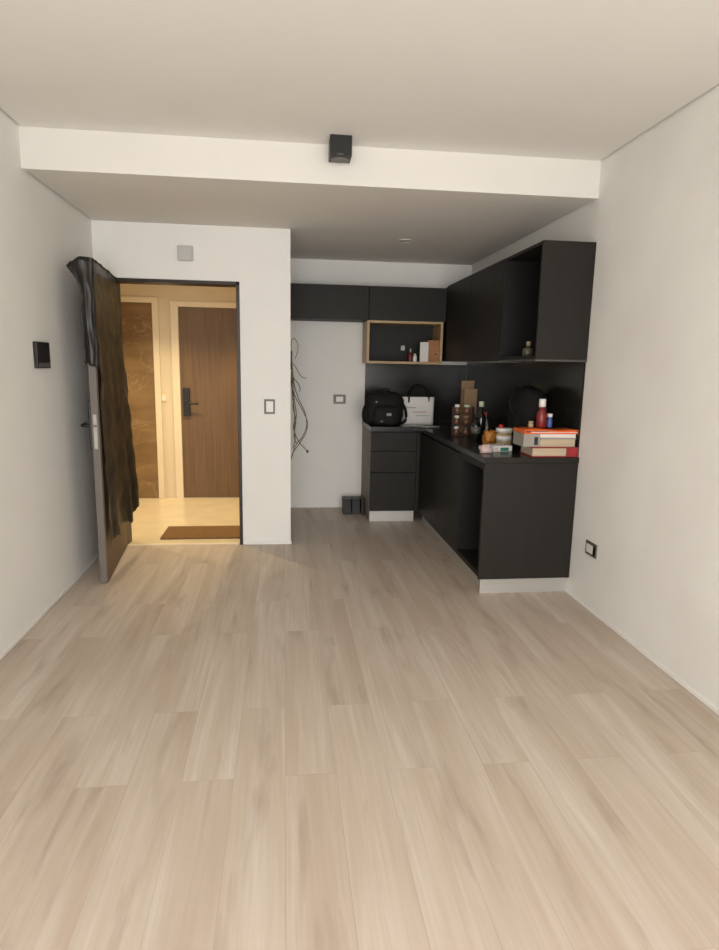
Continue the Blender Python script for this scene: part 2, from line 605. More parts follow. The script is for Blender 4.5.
DM = Matrix(((e.x, nrm.x, 0, hx), (e.y, nrm.y, 0, hy), (0, 0, 1, 0), (0, 0, 0, 1)))
d1 = struct(MB().box(0.004, DL, -DT, 0, 0.006, DH, bev=0.003, M4=DM).build('door_1', 'leaf_edge'),
            'open entry door with a taupe edge swung back to the left wall', 'door')
part(MB().box(0.006, DL - 0.012, 0.0005, 0.004, 0.012, DH - 0.006, M4=DM), 'veneer_face', 'leaf_face', d1, 'walnut veneer outer face')
part(MB().box(DL + 0.0002, DL + 0.003, -0.034, -0.012, 1.055, 1.12, bev=0.001, M4=DM), 'latch_plate', 'steel', d1, 'small steel latch plate')
part(MB().box(DL + 0.0002, DL + 0.003, -0.034, -0.012, 0.90, 1.04, bev=0.001, M4=DM), 'lock_plate', 'steel', d1, 'long steel lock plate')
part(MB().box(DL - 0.10, DL - 0.03, -DT - 0.022, -DT - 0.0002, 0.895, 1.20, bev=0.005, M4=DM), 'handle_plate', 'black_plastic', d1)
hp = [dpt(DL - 0.065, -DT - 0.02, 1.045), dpt(DL - 0.065, -DT - 0.062, 1.045), dpt(DL - 0.09, -DT - 0.07, 1.045), dpt(DL - 0.19, -DT - 0.07, 1.045)]
part(MB().tube(hp, 0.011, sub=3), 'handle', 'black_metal', d1)
for z in (0.25, 1.02, 1.8):
    part(MB().lathe([(0, z - 0.05), (0.009, z - 0.05), (0.009, z + 0.05), (0, z + 0.05)], hx - 0.002, hy - 0.006, n=12), 'hinge', 'black_metal', d1)

# protective plastic sheet thrown over the door
M['sheet'] = mat('dark_crumpled_plastic', S(15, 14, 13), 0.36, color2=S(37, 30, 23), scale=4.0, stretch=(9, 9, 0.9), bump=0.35, bscale=9, spec=0.45, detail=6)


def jag(u, s):
    return noise.noise(Vector((u * 9.0, s, 0.3))) * 0.035 + noise.noise(Vector((u * 31.0, s, 1.3))) * 0.012


NU, NZ = 60, 64
rows = []
ztop = DH + 0.018
for i in range(NZ + 1):
    t = i / NZ
    row = []
    for k in range(NU + 1):
        q = k / NU                                  # 0 free edge .. 1 hinge
        u = DL + 0.004 - q * (DL - 0.02)
        zb = 0.27 + 0.05 * q + jag(q, 2.0)
        if q > 0.82:
            zb += 0.10 * (q - 0.82) / 0.18
        z = ztop + (zb - ztop) * t
        down = (ztop - z) / 1.6
        d = 0.012 + (0.016 + 0.085 * q ** 1.4) * max(0, down) ** 1.15
        fold = math.sin(2 * PI * (3.4 * q + 0.25 * down + 0.35 * noise.noise(Vector((q * 2.2, z * 1.6, 0)))))
        d += (0.004 + 0.012 * down) * fold * (0.35 + 0.65 * min(1, q * 4)) * (1 - 0.55 * max(0, q - .9) / .1)
        d += 0.012 * noise.noise(Vector((q * 7 + z * 4, z * 6 - q * 3, 2.2))) + 0.006 * noise.noise(Vector((q * 19 - z * 9, z * 13, 4.2)))
        if t < 0.06:
            d += 0.006
        row.append(dpt(u, max(d, 0.008), z))
    rows.append(row)
sh = MB().grid(rows)
# over the top of the leaf
top_rows = []
NS = 10
for s in range(NS + 1):
    a = s / NS
    row = []
    for k in range(NU + 1):
        q = k / NU
        u = DL + 0.004 - q * (DL - 0.02)
        o0 = rows[0][k]
        near = math.exp(-(q / 0.22) ** 2)
        d_in = -DT - 0.012 - 0.075 * near
        p = dpt(u, d_in, ztop - 0.004 - 0.048 * near)
        c = o0.lerp(p, a)
        c.z = o0.z + (p.z - o0.z) * a ** 2.2
        c.z += 0.010 * math.sin(PI * a) + 0.010 * noise.noise(Vector((q * 8, a * 3, 5.0))) * math.sin(PI * a) * 2
        row.append(c)
    top_rows.append(row)
sh.grid(top_rows)
# inner side hanging short, bunched at the free corner
inner = []
NI = 26
for i in range(NI + 1):
    t = i / NI
    row = []
    for k in range(NU + 1):
        q = k / NU
        u = DL + 0.004 - q * (DL - 0.02)
        p0 = top_rows[-1][k]
        near = math.exp(-(q / 0.22) ** 2)
        zb = 1.70 - 0.27 * math.exp(-(q / 0.10) ** 2) + jag(q, 7.0)
        z = p0.z + (zb - p0.z) * t
        b = 0.085 * near * math.exp(-((ztop - 0.02 - z) / 0.085) ** 2) * (1 + 0.35 * noise.noise(Vector((q * 14, z * 14, 3))))
        row.append(dpt(u, -DT - 0.012 - b - 0.005 * (1 + noise.noise(Vector((q * 12, z * 9, 8)))), z))
    inner.append(row)
sh.grid(inner)
# around the free edge, down to just above the latch
edge = []
for i in range(NI + 1):
    t = i / NI
    row = []
    for s in range(13):
        a = s / 12
        q0 = inner[i][0]
        zo = inner[i][0].z
        d_in = (q0 - Vector((hx, hy, 0))).dot(nrm)
        d_out = 0.02
        # outer boundary at this height
        tt = min(1, max(0, (ztop - zo) / (ztop - 0.30)))
        p1 = rows[int(round(tt * NZ))][0]
        d_out = (p1 - Vector((hx, hy, 0))).dot(nrm)
        d = d_in + (d_out - d_in) * a
        bul = 0.006 + 0.022 * math.sin(PI * a) * (0.6 + 0.8 * noise.noise(Vector((a * 4, zo * 8, 4))))
        zt = top_rows[int(round((1 - a) * NS))][0].z
        zo = zt + (inner[NI][0].z - zt) * t
        row.append(dpt(DL + 0.004 + bul * math.sin(PI * a), d, zo - 0.03 * t * a + (0.018 * noise.noise(Vector((a * 7, 3, 3))) if i == NI else 0)))
    edge.append(row)
sh.grid(edge)
bmesh.ops.remove_doubles(sh.bm, verts=list(sh.bm.verts), dist=0.003)
sheet = sh.build('plastic_sheet', 'sheet')
so = sheet.modifiers.new('thickness', 'SOLIDIFY')
so.thickness = 0.002
so.offset = 0
tag(sheet, 'dark crumpled protective plastic sheet draped over the open entry door', 'plastic sheet')

# ------------------------------------------------------------------ things on the walls and ceiling
it = thing('intercom', 'black wall intercom on the left wall beside the open door', 'intercom', (XL, 3.76, 1.40))
part(MB().box(XL + 0.0003, XL + 0.022, 3.668, 3.862, 1.405, 1.553, bev=0.004), 'housing', 'black_plastic', it)
part(MB().box(XL + 0.0225, XL + 0.025, 3.68, 3.85, 1.411, 1.436, bev=0.001), 'button_strip', 'grey_plastic', it, 'grey lower strip')
part(MB().box(XL + 0.0225, XL + 0.0235, 3.68, 3.85, 1.443, 1.545), 'screen', 'black_metal', it)

wb_ = thing('junction_cover', 'square white cover box on the wall above the doorway', 'cover box', (-0.727, YE, 2.19))
part(MB().box(-0.783, -0.672, YE - 0.03, YE - 0.0003, 2.196, 2.303, bev=0.006), 'housing', 'cover_grey', wb_)
part(MB().box(-0.772, -0.683, YE - 0.034, YE - 0.0305, 2.207, 2.292, bev=0.0015), 'lid', 'cover_grey', wb_)


def faceplate(name, label, cat, p, axis, w_, h_):
    """axis 'y' faces -Y on a wall at p.y; axis 'x' faces -X on a wall at p.x"""
    t = thing(name, label, cat, p)
    x, y, z = p

    def bx(du0, du1, dz0, dz1, d0, d1, bev):
        if axis == 'y':
            return MB().box(x + du0, x + du1, y - d1, y - d0, z + dz0, z + dz1, bev=bev)
        return MB().box(x - d1, x - d0, y + du0, y + du1, z + dz0, z + dz1, bev=bev)
    part(bx(-w_ / 2, w_ / 2, -h_ / 2, h_ / 2, 0.0003, 0.009, 0.003), 'frame', 'socket_grey', t, 'dark taupe surround')
    return t, bx


t, bx = faceplate('light_switch', 'white rocker switch in a dark frame on the wall right of the doorway', 'light switch', (-0.1175, YE, 1.123), 'y', 0.083, 0.115)
part(bx(-0.026, 0.029, -0.042, 0.042, 0.0092, 0.0125, 0.0015), 'rocker', 'white_plastic', t, 'white rocker')
t, bx = faceplate('wall_outlet', 'dark framed white outlet in the white kitchen niche', 'outlet', (0.551, YK, 1.118), 'y', 0.125, 0.092)
part(bx(-0.036, 0.036, -0.026, 0.026, 0.0092, 0.0115, 0.0015), 'socket', 'white_plastic', t, 'white socket insert')
t, bx = faceplate('wall_outlet', 'dark framed outlet low on the right wall by the kitchen end panel', 'outlet', (XR, 3.41, 0.378), 'x', 0.13, 0.085)
part(bx(-0.028, 0.05, -0.026, 0.026, 0.0092, 0.0115, 0.0015), 'socket', 'white_plastic', t, 'white socket insert')
part(bx(-0.062, -0.032, -0.03, 0.03, 0.0092, 0.0115, 0.0015), 'cover', 'black_plastic', t, 'black module')

ct = thing('ceiling_spotlight', 'black cube spotlight fixed to the ceiling in front of the soffit', 'ceiling light', (0.303, 3.59, ZC))
part(MB().box(0.245, 0.363, 3.530, 3.650, ZC - 0.106, ZC - 0.0002, bev=0.003), 'housing', 'black_metal', ct)
part(MB().lathe([(0.0, ZC - 0.1075), (0.042, ZC - 0.1075), (0.046, ZC - 0.1095), (0.05, ZC - 0.1095), (0.05, ZC - 0.1063), (0, ZC - 0.1063)], 0.303, 3.59), 'lens_ring', 'grey_plastic', ct)
part(MB().box(0.285, 0.318, 3.5285, 3.5298, ZC - 0.100, ZC - 0.093), 'badge', 'grey_plastic', ct, 'small grey plate')

dl = thing('recessed_downlight', 'small round downlight recessed in the kitchen soffit', 'ceiling light', (0.98, 5.145, ZB))
part(MB().lathe([(0.045, ZB - 0.0003), (0.065, ZB - 0.0003), (0.065, ZB - 0.005), (0.045, ZB - 0.006), (0.045, ZB - 0.0003)], 0.98, 5.145), 'ring', 'beam', dl)
part(MB().lathe([(0, ZB - 0.0025), (0.0445, ZB - 0.0025), (0.0445, ZB - 0.0004), (0, ZB - 0.0004)], 0.98, 5.145), 'lens', 'cover_grey', dl)

# loose wiring from the junction box in the niche
M['wire_red'] = mat('maroon_wire', S(104, 74, 66), 0.5)
M['wire_green'] = mat('green_wire', S(104, 106, 84), 0.5)
M['wire_black'] = mat('black_wire', S(72, 64, 58), 0.5)
M['wire_grey'] = mat('grey_wire', S(140, 132, 122), 0.5)
jb = thing('junction_box', 'open wall junction box with loose wires hanging in the kitchen niche', 'junction box', (XC, 5.6, 1.49))
part(MB().box(XC + 0.0003, XC + 0.022, 5.54, 5.66, 1.41, 1.57, bev=0.003), 'box', 'black_plastic', jb)
X0 = XC + 0.02
wires = [
    ('wire_grey', [(X0, 5.58, 1.53), (0.06, 5.57, 1.64), (0.085, 5.57, 1.68), (0.118, 5.58, 1.63), (0.114, 5.59, 1.56), (0.09, 5.6, 1.50)]),
    ('wire_grey', [(X0, 5.6, 1.47), (0.10, 5.6, 1.43), (0.14, 5.6, 1.36), (0.175, 5.6, 1.335), (0.195, 5.6, 1.338)]),
    ('wire_black', [(X0, 5.6, 1.45), (0.075, 5.6, 1.35), (0.07, 5.6, 1.25), (0.09, 5.61, 1.12), (0.105, 5.6, 1.0), (0.085, 5.6, 0.88), (0.095, 5.6, 0.78), (0.075, 5.6, 0.70)]),
    ('wire_green', [(X0, 5.58, 1.46), (0.072, 5.58, 1.38), (0.085, 5.58, 1.2), (0.075, 5.58, 1.08), (0.1, 5.58, 0.95), (0.085, 5.58, 0.82), (0.11, 5.58, 0.74)]),
    ('wire_red', [(X0, 5.62, 1.45), (0.08, 5.62, 1.34), (0.12, 5.62, 1.29), (0.14, 5.62, 1.24), (0.135, 5.62, 1.215)]),
    ('wire_red', [(X0, 5.6, 1.44), (0.06, 5.58, 1.28), (0.10, 5.58, 1.16), (0.17, 5.58, 1.03), (0.205, 5.58, 0.94), (0.19, 5.58, 0.84), (0.13, 5.58, 0.74), (0.075, 5.58, 0.66), (0.06, 5.58, 0.60)]),
    ('wire_black', [(X0, 5.63, 1.43), (0.09, 5.63, 1.26), (0.13, 5.63, 1.14), (0.185, 5.63, 1.02), (0.20, 5.63, 0.9), (0.16, 5.63, 0.80), (0.10, 5.63, 0.72), (0.068, 5.63, 0.62)]),
    ('wire_red', [(X0, 5.57, 1.44), (0.068, 5.57, 1.22), (0.09, 5.57, 1.0), (0.08, 5.57, 0.88), (0.13, 5.57, 0.76), (0.175, 5.57, 0.71), (0.205, 5.57, 0.675)]),
]
for mname, pts in wires:
    part(MB().tube(pts, 0.0036, n=6, sub=6), 'wire', mname, jb)
part(MB().lathe([(0, 0.662), (0.009, 0.662), (0.009, 0.685), (0, 0.685)], 0.206, 5.57, n=10), 'wire_connector', 'black_plastic', jb)

# ------------------------------------------------------------------ kitchen
BF = 5.856            # front plane of the upper cabinets on the back wall
RF = 1.526            # front plane of the upper cabinets on the right wall
UT, UB = 2.185, 1.876
CT = 0.9042           # worktop height


def upper_back(x0, x1, label):
    t = thing('wall_cabinet', label, 'wall cabinet', ((x0 + x1) / 2, YK, UB), 'wall cabinets on the back wall')
    part(MB().box(x0 + 0.001, x1 - 0.001, BF + 0.02, YK - 0.0005, UB, UT - 0.001, bev=0.001), 'carcass', 'cab_in', t)
    part(MB().box(x0 + 0.002, x1 - 0.002, BF, BF + 0.019, UB + 0.001, UT, bev=0.0015), 'door', 'cab', t)
    return t


upper_back(XC + 0.004, 0.784, 'long dark flap cabinet above the bare white niche')
upper_back(0.785, RF - 0.002, 'dark flap cabinet directly above the oak edged open shelf')

# oak-edged open shelf
SX0, SX1, SZ0, SZ1 = 0.772, 1.500, 1.478, 1.8755
sb = thing('open_wall_shelf', 'oak edged open shelf box under the dark wall cabinet', 'wall shelf', ((SX0 + SX1) / 2, YK, SZ0))
tk = 0.022
SZ1b = SZ1 - 0.0005
part(MB().box(SX0, SX1, BF, YK - 0.0005, SZ0, SZ0 + tk, bev=0.001), 'bottom_board', 'oak', sb)
part(MB().box(SX0, SX1, BF, YK - 0.0005, SZ1b - tk, SZ1b, bev=0.001), 'top_board', 'oak', sb)
for x in (SX0, SX1 - tk):
    part(MB().box(x, x + tk, BF, YK - 0.0005, SZ0 + tk, SZ1b - tk), 'side_board', 'oak', sb)
part(MB().box(SX0 + tk, SX1 - tk, YK - 0.03, YK - 0.012, SZ0 + tk, SZ1b - tk), 'back_panel', 'cab_in', sb, 'dark back panel')

# right-hand wall cabinets
RT, RB = 2.205, 1.512
YP = 3.668
t = thing('wall_cabinet', 'dark wall cabinet with two doors in the corner of the right wall', 'wall cabinet', (XR, 5.0, RB), 'wall cabinets on the right wall')
part(MB().box(RF + 0.02, XR - 0.0005, 4.33, YK - 0.0005, RB, RT, bev=0.001), 'carcass', 'cab_in', t)
part(MB().box(RF, RF + 0.019, 4.322, 5.083, RB - 0.004, RT, bev=0.0015), 'door', 'cab', t)
part(MB().box(RF, RF + 0.019, 5.086, BF - 0.004, RB - 0.004, RT, bev=0.0015), 'door', 'cab', t)
t = thing('wall_cabinet', 'dark open fronted wall cabinet at the near end of the right wall', 'wall cabinet', (XR, 4.0, RB), 'wall cabinets on the right wall')
part(MB().box(RF, XR - 0.0005, YP, YP + 0.02, RB, RT, bev=0.001), 'end_panel', 'cab', t)
part(MB().box(RF, XR - 0.0005, 4.300, 4.3195, RB, RT, bev=0.001), 'inner_panel', 'cab_in', t)
part(MB().box(RF + 0.002, XR - 0.0005, YP + 0.02, 4.30, RT - 0.02, RT, bev=0.001), 'top_board', 'cab', t)
part(MB().box(RF + 0.002, XR - 0.0005, YP + 0.02, 4.30, RB + 0.002, RB + 0.022, bev=0.001), 'bottom_board', 'cab_in', t)
part(MB().box(XR - 0.012, XR - 0.0005, YP + 0.02, 4.30, RB + 0.022, RT - 0.02), 'back_panel', 'cab_in', t)
part(MB().box(RF - 0.004, XR - 0.0005, YP - 0.004, 4.3195, RB - 0.013, RB - 0.0005, bev=0.001), 'light_rail', 'rail', t, 'paler bottom edge strip')

# base units along the right wall
FX = 1.252            # door front plane
KZ = 0.105
BT = 0.866            # underside of worktop
t = thing('base_cabinet', 'dark base cabinet with two doors along the right wall', 'base cabinet', (1.55, 4.9, 0), 'base cabinets')
part(MB().box(FX + 0.02, XR - 0.001, 4.245, 5.585, KZ, BT - 0.001, bev=0.001), 'carcass', 'cab_in', t)
for y0, y1 in ((4.245, 4.878), (4.881, 5.566)):
    part(MB().box(FX, FX + 0.0195, y0, y1, KZ, BT - 0.022, bev=0.0015), 'door', 'cab', t)
part(MB().box(FX + 0.048, FX + 0.058, 4.245, 5.585, 0.0005, KZ - 0.001), 'kickboard', 'alu', t, 'aluminium kickboard')
t = thing('appliance_housing', 'dark base unit with an empty appliance opening at the counter end', 'base cabinet', (1.55, 3.95, 0), 'base cabinets')
part(MB().box(1.242, XR - 0.001, YP, YP + 0.03, KZ, BT - 0.001, bev=0.0015), 'end_panel', 'cab', t, 'wide dark end panel')
part(MB().box(FX, XR - 0.001, 4.222, 4.243, KZ, BT - 0.001, bev=0.001), 'inner_panel', 'cab_in', t)
part(MB().box(FX, XR - 0.001, YP + 0.03, 4.222, KZ, KZ + 0.035, bev=0.001), 'bottom_board', 'cab_in', t)
part(MB().box(FX, FX + 0.03, YP + 0.03, 4.222, BT - 0.05, BT - 0.001, bev=0.001), 'top_rail', 'cab', t)
part(MB().box(XR - 0.015, XR - 0.001, YP + 0.03, 4.222, KZ + 0.035, BT - 0.001), 'back_panel', 'cab_in', t)
part(MB().box(1.262, XR - 0.001, YP + 0.026, YP + 0.036, 0.0005, KZ - 0.001, bev=0.001), 'kickboard', 'alu', t, 'aluminium kickboard')
part(MB().box(1.300, 1.310, YP + 0.037, 4.243, 0.0005, KZ - 0.001), 'kickboard', 'alu', t, 'aluminium kickboard')

# drawer unit on the back wall
DXa, DXb, DY = 0.792, 1.222, 5.57
t = thing('drawer_unit', 'dark base unit with three drawers beside the white niche', 'drawer unit', (0.98, 5.85, 0), 'base cabinets')
part(MB().box(DXa, DXb - 0.001, DY + 0.02, YK - 0.0005, KZ, BT - 0.001, bev=0.001), 'carcass', 'cab_in', t)
part(MB().box(DXa - 0.004, DXa - 0.0003, DY + 0.02, YK - 0.0005, 0.0005, BT - 0.001), 'side_panel', 'cab_side', t, 'greige side board')
for z0, z1 in ((KZ + 0.002, 0.474), (0.478, 0.676), (0.680, BT - 0.016)):
    part(MB().box(DXa - 0.002, DXb - 0.002, DY, DY + 0.0195, z0, z1, bev=0.002), 'drawer', 'cab', t)
part(MB().box(DXa + 0.004, DXb - 0.002, DY + 0.03, DY + 0.04, 0.0005, KZ - 0.001, bev=0.001), 'kickboard', 'alu', t, 'aluminium kickboard')
part(MB().box(DXb, FX + 0.0195, DY, DY + 0.0195, KZ, BT - 0.016), 'corner_filler', 'cab', t)

# worktop: one continuous L
wt = MB().prism([(0.782, 5.55), (1.237, 5.55), (1.237, YP - 0.008), (XR - 0.001, YP - 0.008), (XR - 0.001, YK - 0.001), (0.782, YK - 0.001)], BT, CT, axis='z')
bmesh.ops.bevel(wt.bm, geom=[x for x in wt.bm.edges], offset=0.002, segments=2, affect='EDGES')
tag(wt.build('worktop', 'worktop'), 'dark L-shaped kitchen worktop over the base units', 'worktop')
sp1 = MB().box(0.805, XR - 0.012, YK - 0.011, YK - 0.0006, CT + 0.001, SZ0 - 0.001)
tag(sp1.build('splashback', 'splash'), 'dark glossy splashback under the oak edged shelf', 'splashback')
sp2 = MB().box(XR - 0.0105, XR - 0.0006, YP + 0.01, YK - 0.012, CT + 0.001, RB - 0.0135)
tag(sp2.build('splashback', 'splash'), 'dark glossy splashback along the right wall behind the bottles', 'splashback')

# ------------------------------------------------------------------ small things
M['black_cloth'] = mat('black_nylon', S(24, 23, 22), 0.75, var=0.15, scale=30, bump=0.25, bscale=120, spec=0.25)
M['black_strap'] = mat('black_webbing', S(18, 18, 17), 0.8, var=0.1, spec=0.2)
M['paper_white'] = mat('white_paper', S(222, 219, 214), 0.7, var=0.02)
M['paper_grey'] = mat('grey_board', S(152, 146, 138), 0.7, var=0.05)
M['paper_beige'] = mat('beige_pages', S(186, 168, 142), 0.75, var=0.08, scale=4, stretch=(1, 1, 60))
M['pink_print'] = mat('faded_pink_print', S(206, 182, 176), 0.7, var=0.03)
M['grey_print'] = mat('faded_grey_print', S(176, 172, 166), 0.7, var=0.03)
M['orange'] = mat('orange_card', S(232, 104, 38), 0.5, var=0.05)
M['red_cover'] = mat('red_cover', S(150, 34, 34), 0.45, var=0.06)
M['red_plastic'] = mat('red_plastic', S(196, 44, 36), 0.4, var=0.04)
M['dark_red'] = mat('dark_red_plastic', S(122, 28, 28), 0.35, var=0.05)
M['blue'] = mat('blue_can', S(70, 88, 150), 0.35, var=0.05)
M['kraft'] = mat('kraft_card', S(138, 112, 82), 0.8, var=0.06, scale=12)
M['jar_brown'] = mat('brown_spice_jar', S(104, 68, 48), 0.3, var=0.12, scale=40)
M['rack_wood'] = mat('dark_wood_rack', S(66, 48, 34), 0.55, var=0.12, scale=6, stretch=(8, 8, 1))
M['pale_green'] = mat('pale_green_plastic', S(176, 190, 160), 0.4, var=0.04)
M['teal'] = mat('teal_print', S(48, 120, 98), 0.5, var=0.04)
M['dark_glass'] = mat('dark_bottle_glass', S(22, 24, 20), 0.15, var=0.05)
M['ochre'] = mat('ochre_wrapper', S(190, 122, 40), 0.5, var=0.1, scale=20)
M['cork'] = mat('chipboard_wood', S(150, 100, 62), 0.6, color2=S(168, 118, 76), scale=5, stretch=(1, 1, 8))
M['olive_glass'] = mat('olive_glass', S(84, 84, 62), 0.25, var=0.05)
M['tan'] = mat('tan_plastic', S(172, 150, 116), 0.5, var=0.05)

# backpack
bpx, bpy_ = 0.930, 5.72
t = thing('backpack', 'black backpack with a small pale badge standing on the left end of the worktop', 'backpack', (bpx, bpy_, CT))
part(MB().soft(bpx, bpy_, CT + 0.155, 0.180, 0.10, 0.158, e=0.62, lump=0.12, flat=CT + 0.001, seed=1.0), 'body', 'black_cloth', t)
part(MB().soft(bpx + 0.005, bpy_ - 0.10, CT + 0.10, 0.125, 0.045, 0.09, e=0.55, lump=0.1, flat=CT + 0.001, seed=3.0), 'front_pocket', 'black_cloth', t)
part(MB().tube([(bpx - 0.05, bpy_ + 0.02, CT + 0.295), (bpx - 0.035, bpy_ + 0.02, CT + 0.335), (bpx + 0.035, bpy_ + 0.02, CT + 0.335), (bpx + 0.05, bpy_ + 0.02, CT + 0.295)], 0.009), 'top_handle', 'black_strap', t)
for s in (-1, 1):
    part(MB().tube([(bpx + s * 0.10, bpy_ - 0.05, CT + 0.28), (bpx + s * 0.19, bpy_ - 0.03, CT + 0.17), (bpx + s * 0.20, bpy_ - 0.05, CT + 0.06), (bpx + s * 0.15, bpy_ - 0.07, CT + 0.02)], 0.013), 'strap', 'black_strap', t)
part(MB().box(bpx + 0.0, bpx + 0.045, bpy_ - 0.152, bpy_ - 0.144, CT + 0.10, CT + 0.125, bev=0.002), 'badge', 'paper_grey', t, 'small pale badge')
part(MB().box(bpx - 0.055, bpx - 0.03, bpy_ - 0.146, bpy_ - 0.138, CT + 0.04, CT + 0.055, bev=0.002), 'buckle', 'grey_plastic', t, 'small grey buckle')
part(MB().box(bpx - 0.095, bpx - 0.08, bpy_ - 0.098, bpy_ - 0.088, CT + 0.215, CT + 0.23, bev=0.002), 'zip_pull', 'paper_grey', t, 'small pale zip pull')

# white shopping bag
gx0, gx1, gy = 1.175, 1.485, 5.83
GS = -0.055
t = thing('shopping_bag', 'white shopping bag with black handles standing beside the backpack', 'bag', ((gx0 + gx1) / 2 + GS, gy, CT))
bg = MB()
rows_ = []
for i in range(9):
    z = CT + 0.001 + 0.262 * i / 8
    q = i / 8
    row = []
    hw, hd = (gx1 - gx0) / 2 * (0.95 + 0.05 * q), 0.055 * (1 - 0.45 * q)
    cxm = (gx0 + gx1) / 2
    for k in range(25):
        a = 2 * PI * k / 24
        cx_, cy_ = math.cos(a), math.sin(a)
        px_ = math.copysign(abs(cx_) ** 0.25, cx_) * hw
        py_ = math.copysign(abs(cy_) ** 0.25, cy_) * hd
        py_ += 0.006 * noise.noise(Vector((px_ * 14, z * 12, cy_)))
        row.append((cxm + px_, gy + py_, z))
    rows_.append(row)
bg.grid(rows_)
for v in bg.bm.verts:
    v.co.x += GS
t2 = bmesh.new()
bmesh.ops.contextual_create(bg.bm, geom=[ed for ed in bg.bm.edges if ed.is_boundary and all(abs(v.co.z - CT - 0.001) < 1e-4 for v in ed.verts)])
t2.free()
bmesh.ops.remove_doubles(bg.bm, verts=list(bg.bm.verts), dist=1e-4)
part(bg, 'bag_body', 'paper_white', t)
for dy in (-0.027, 0.03):
    part(MB().tube([(x_ + GS, gy + dy, CT + z_) for x_, z_ in ((1.235, 0.21), (1.24, 0.29), (1.28, 0.355), (1.335, 0.375), (1.39, 0.355), (1.425, 0.29), (1.43, 0.21))], 0.010, sub=5), 'handle', 'black_strap', t)
for z0, z1, x0, x1, mm in ((0.045, 0.065, 1.30, 1.43, 'paper_white'), (0.115, 0.13, 1.27, 1.40, 'pink_print'), (0.16, 0.17, 1.21, 1.30, 'grey_print'), (0.085, 0.093, 1.30, 1.43, 'grey_print')):
    part(MB().box(x0 + GS, x1 + GS, gy - 0.0605, gy - 0.0585, CT + z0, CT + z1), 'print', mm, t)

pp = MB()
for k, (x, y, a) in enumerate(((1.17, 5.67, 0.2), (1.21, 5.63, -0.3), (1.325, 5.52, 0.5))):
    Mx = Matrix.Translation((x, y, CT + 0.002 + 0.003 * k)) @ Matrix.Rotation(a, 4, 'Z')
    tag(MB().box(-0.08, 0.08, -0.055, 0.055, 0, 0.002, M4=Mx).build('paper_sheet', 'paper_white'),
        ['white paper sheet lying lowest in front of the backpack', 'white paper sheet lying askew on another in front of the bag', 'white paper sheet at the inner corner of the worktop'][k],
        'paper', 'loose papers on the worktop')
pp.bm.free()

# items in the open shelf
zs = SZ0 + tk + 0.0005
t = thing('wooden_box', 'brown wooden box with a finger hole at the right end of the oak edged shelf', 'box', (1.43, 5.97, zs))
part(MB().box(1.372, 1.488, 5.90, 6.07, zs, zs + 0.205, bev=0.003), 'body', 'cork', t)
part(MB().lathe([(0, -0.001), (0.008, -0.001), (0.008, 0.001), (0, 0.001)], n=14, M4=Matrix.Translation((1.448, 5.8985, zs + 0.075)) @ Matrix.Rotation(PI / 2, 4, 'X')), 'finger_hole', 'black_plastic', t)
Mx = Matrix.Translation((1.340, 5.888, zs)) @ Matrix.Rotation(math.radians(-4), 4, 'Z')
bk = thing('book', 'white paperback standing against the brown wooden box in the shelf', 'book', (1.33, 5.905, zs))
part(MB().box(-0.045, 0.03, -0.012, -0.008, 0, 0.185, M4=Mx).box(-0.045, 0.03, 0.008, 0.012, 0, 0.185, M4=Mx).box(-0.049, -0.045, -0.012, 0.012, 0, 0.185, M4=Mx), 'cover', 'paper_white', bk)
part(MB().box(-0.0449, 0.026, -0.0078, 0.0078, 0.003, 0.182, M4=Mx), 'pages', 'paper_beige', bk)
t = thing('small_bottle', 'small white bottle standing left of the white paperback in the shelf', 'bottle', (1.247, 5.91, zs))
part(MB().lathe([(0, zs), (0.019, zs), (0.02, zs + 0.005), (0.02, zs + 0.05), (0.012, zs + 0.06), (0, zs + 0.06)], 1.247, 5.91, 16), 'body', 'white_plastic', t)
part(MB().lathe([(0, zs + 0.0605), (0.011, zs + 0.0605), (0.011, zs + 0.075), (0, zs + 0.075)], 1.247, 5.91, 14), 'cap', 'white_plastic', t)
t = thing('small_bottle', 'slim dark red bottle with a pale neck in the oak edged shelf', 'bottle', (1.212, 5.96, zs))
part(MB().lathe([(0, zs), (0.017, zs), (0.018, zs + 0.004), (0.018, zs + 0.07), (0.008, zs + 0.09), (0, zs + 0.09)], 1.212, 5.96, 16), 'body', 'dark_red', t)
part(MB().lathe([(0, zs + 0.0905), (0.007, zs + 0.0905), (0.007, zs + 0.125), (0, zs + 0.125)], 1.212, 5.96, 12), 'neck', 'pink_print', t)
tag(MB().box(1.156, 1.196, YK - 0.042, YK - 0.0305, 1.61, 1.66, bev=0.004).build('shelf_outlet', 'cover_grey'),
    'small pale square outlet on the dark back of the oak edged shelf', 'outlet')
tag(MB().box(0.7945, 0.801, 5.90, 5.935, 1.78, 1.83, bev=0.001).build('shelf_sticker', 'paper_white'),
    'small pale sticker on the inner left side of the oak edged shelf', 'sticker')

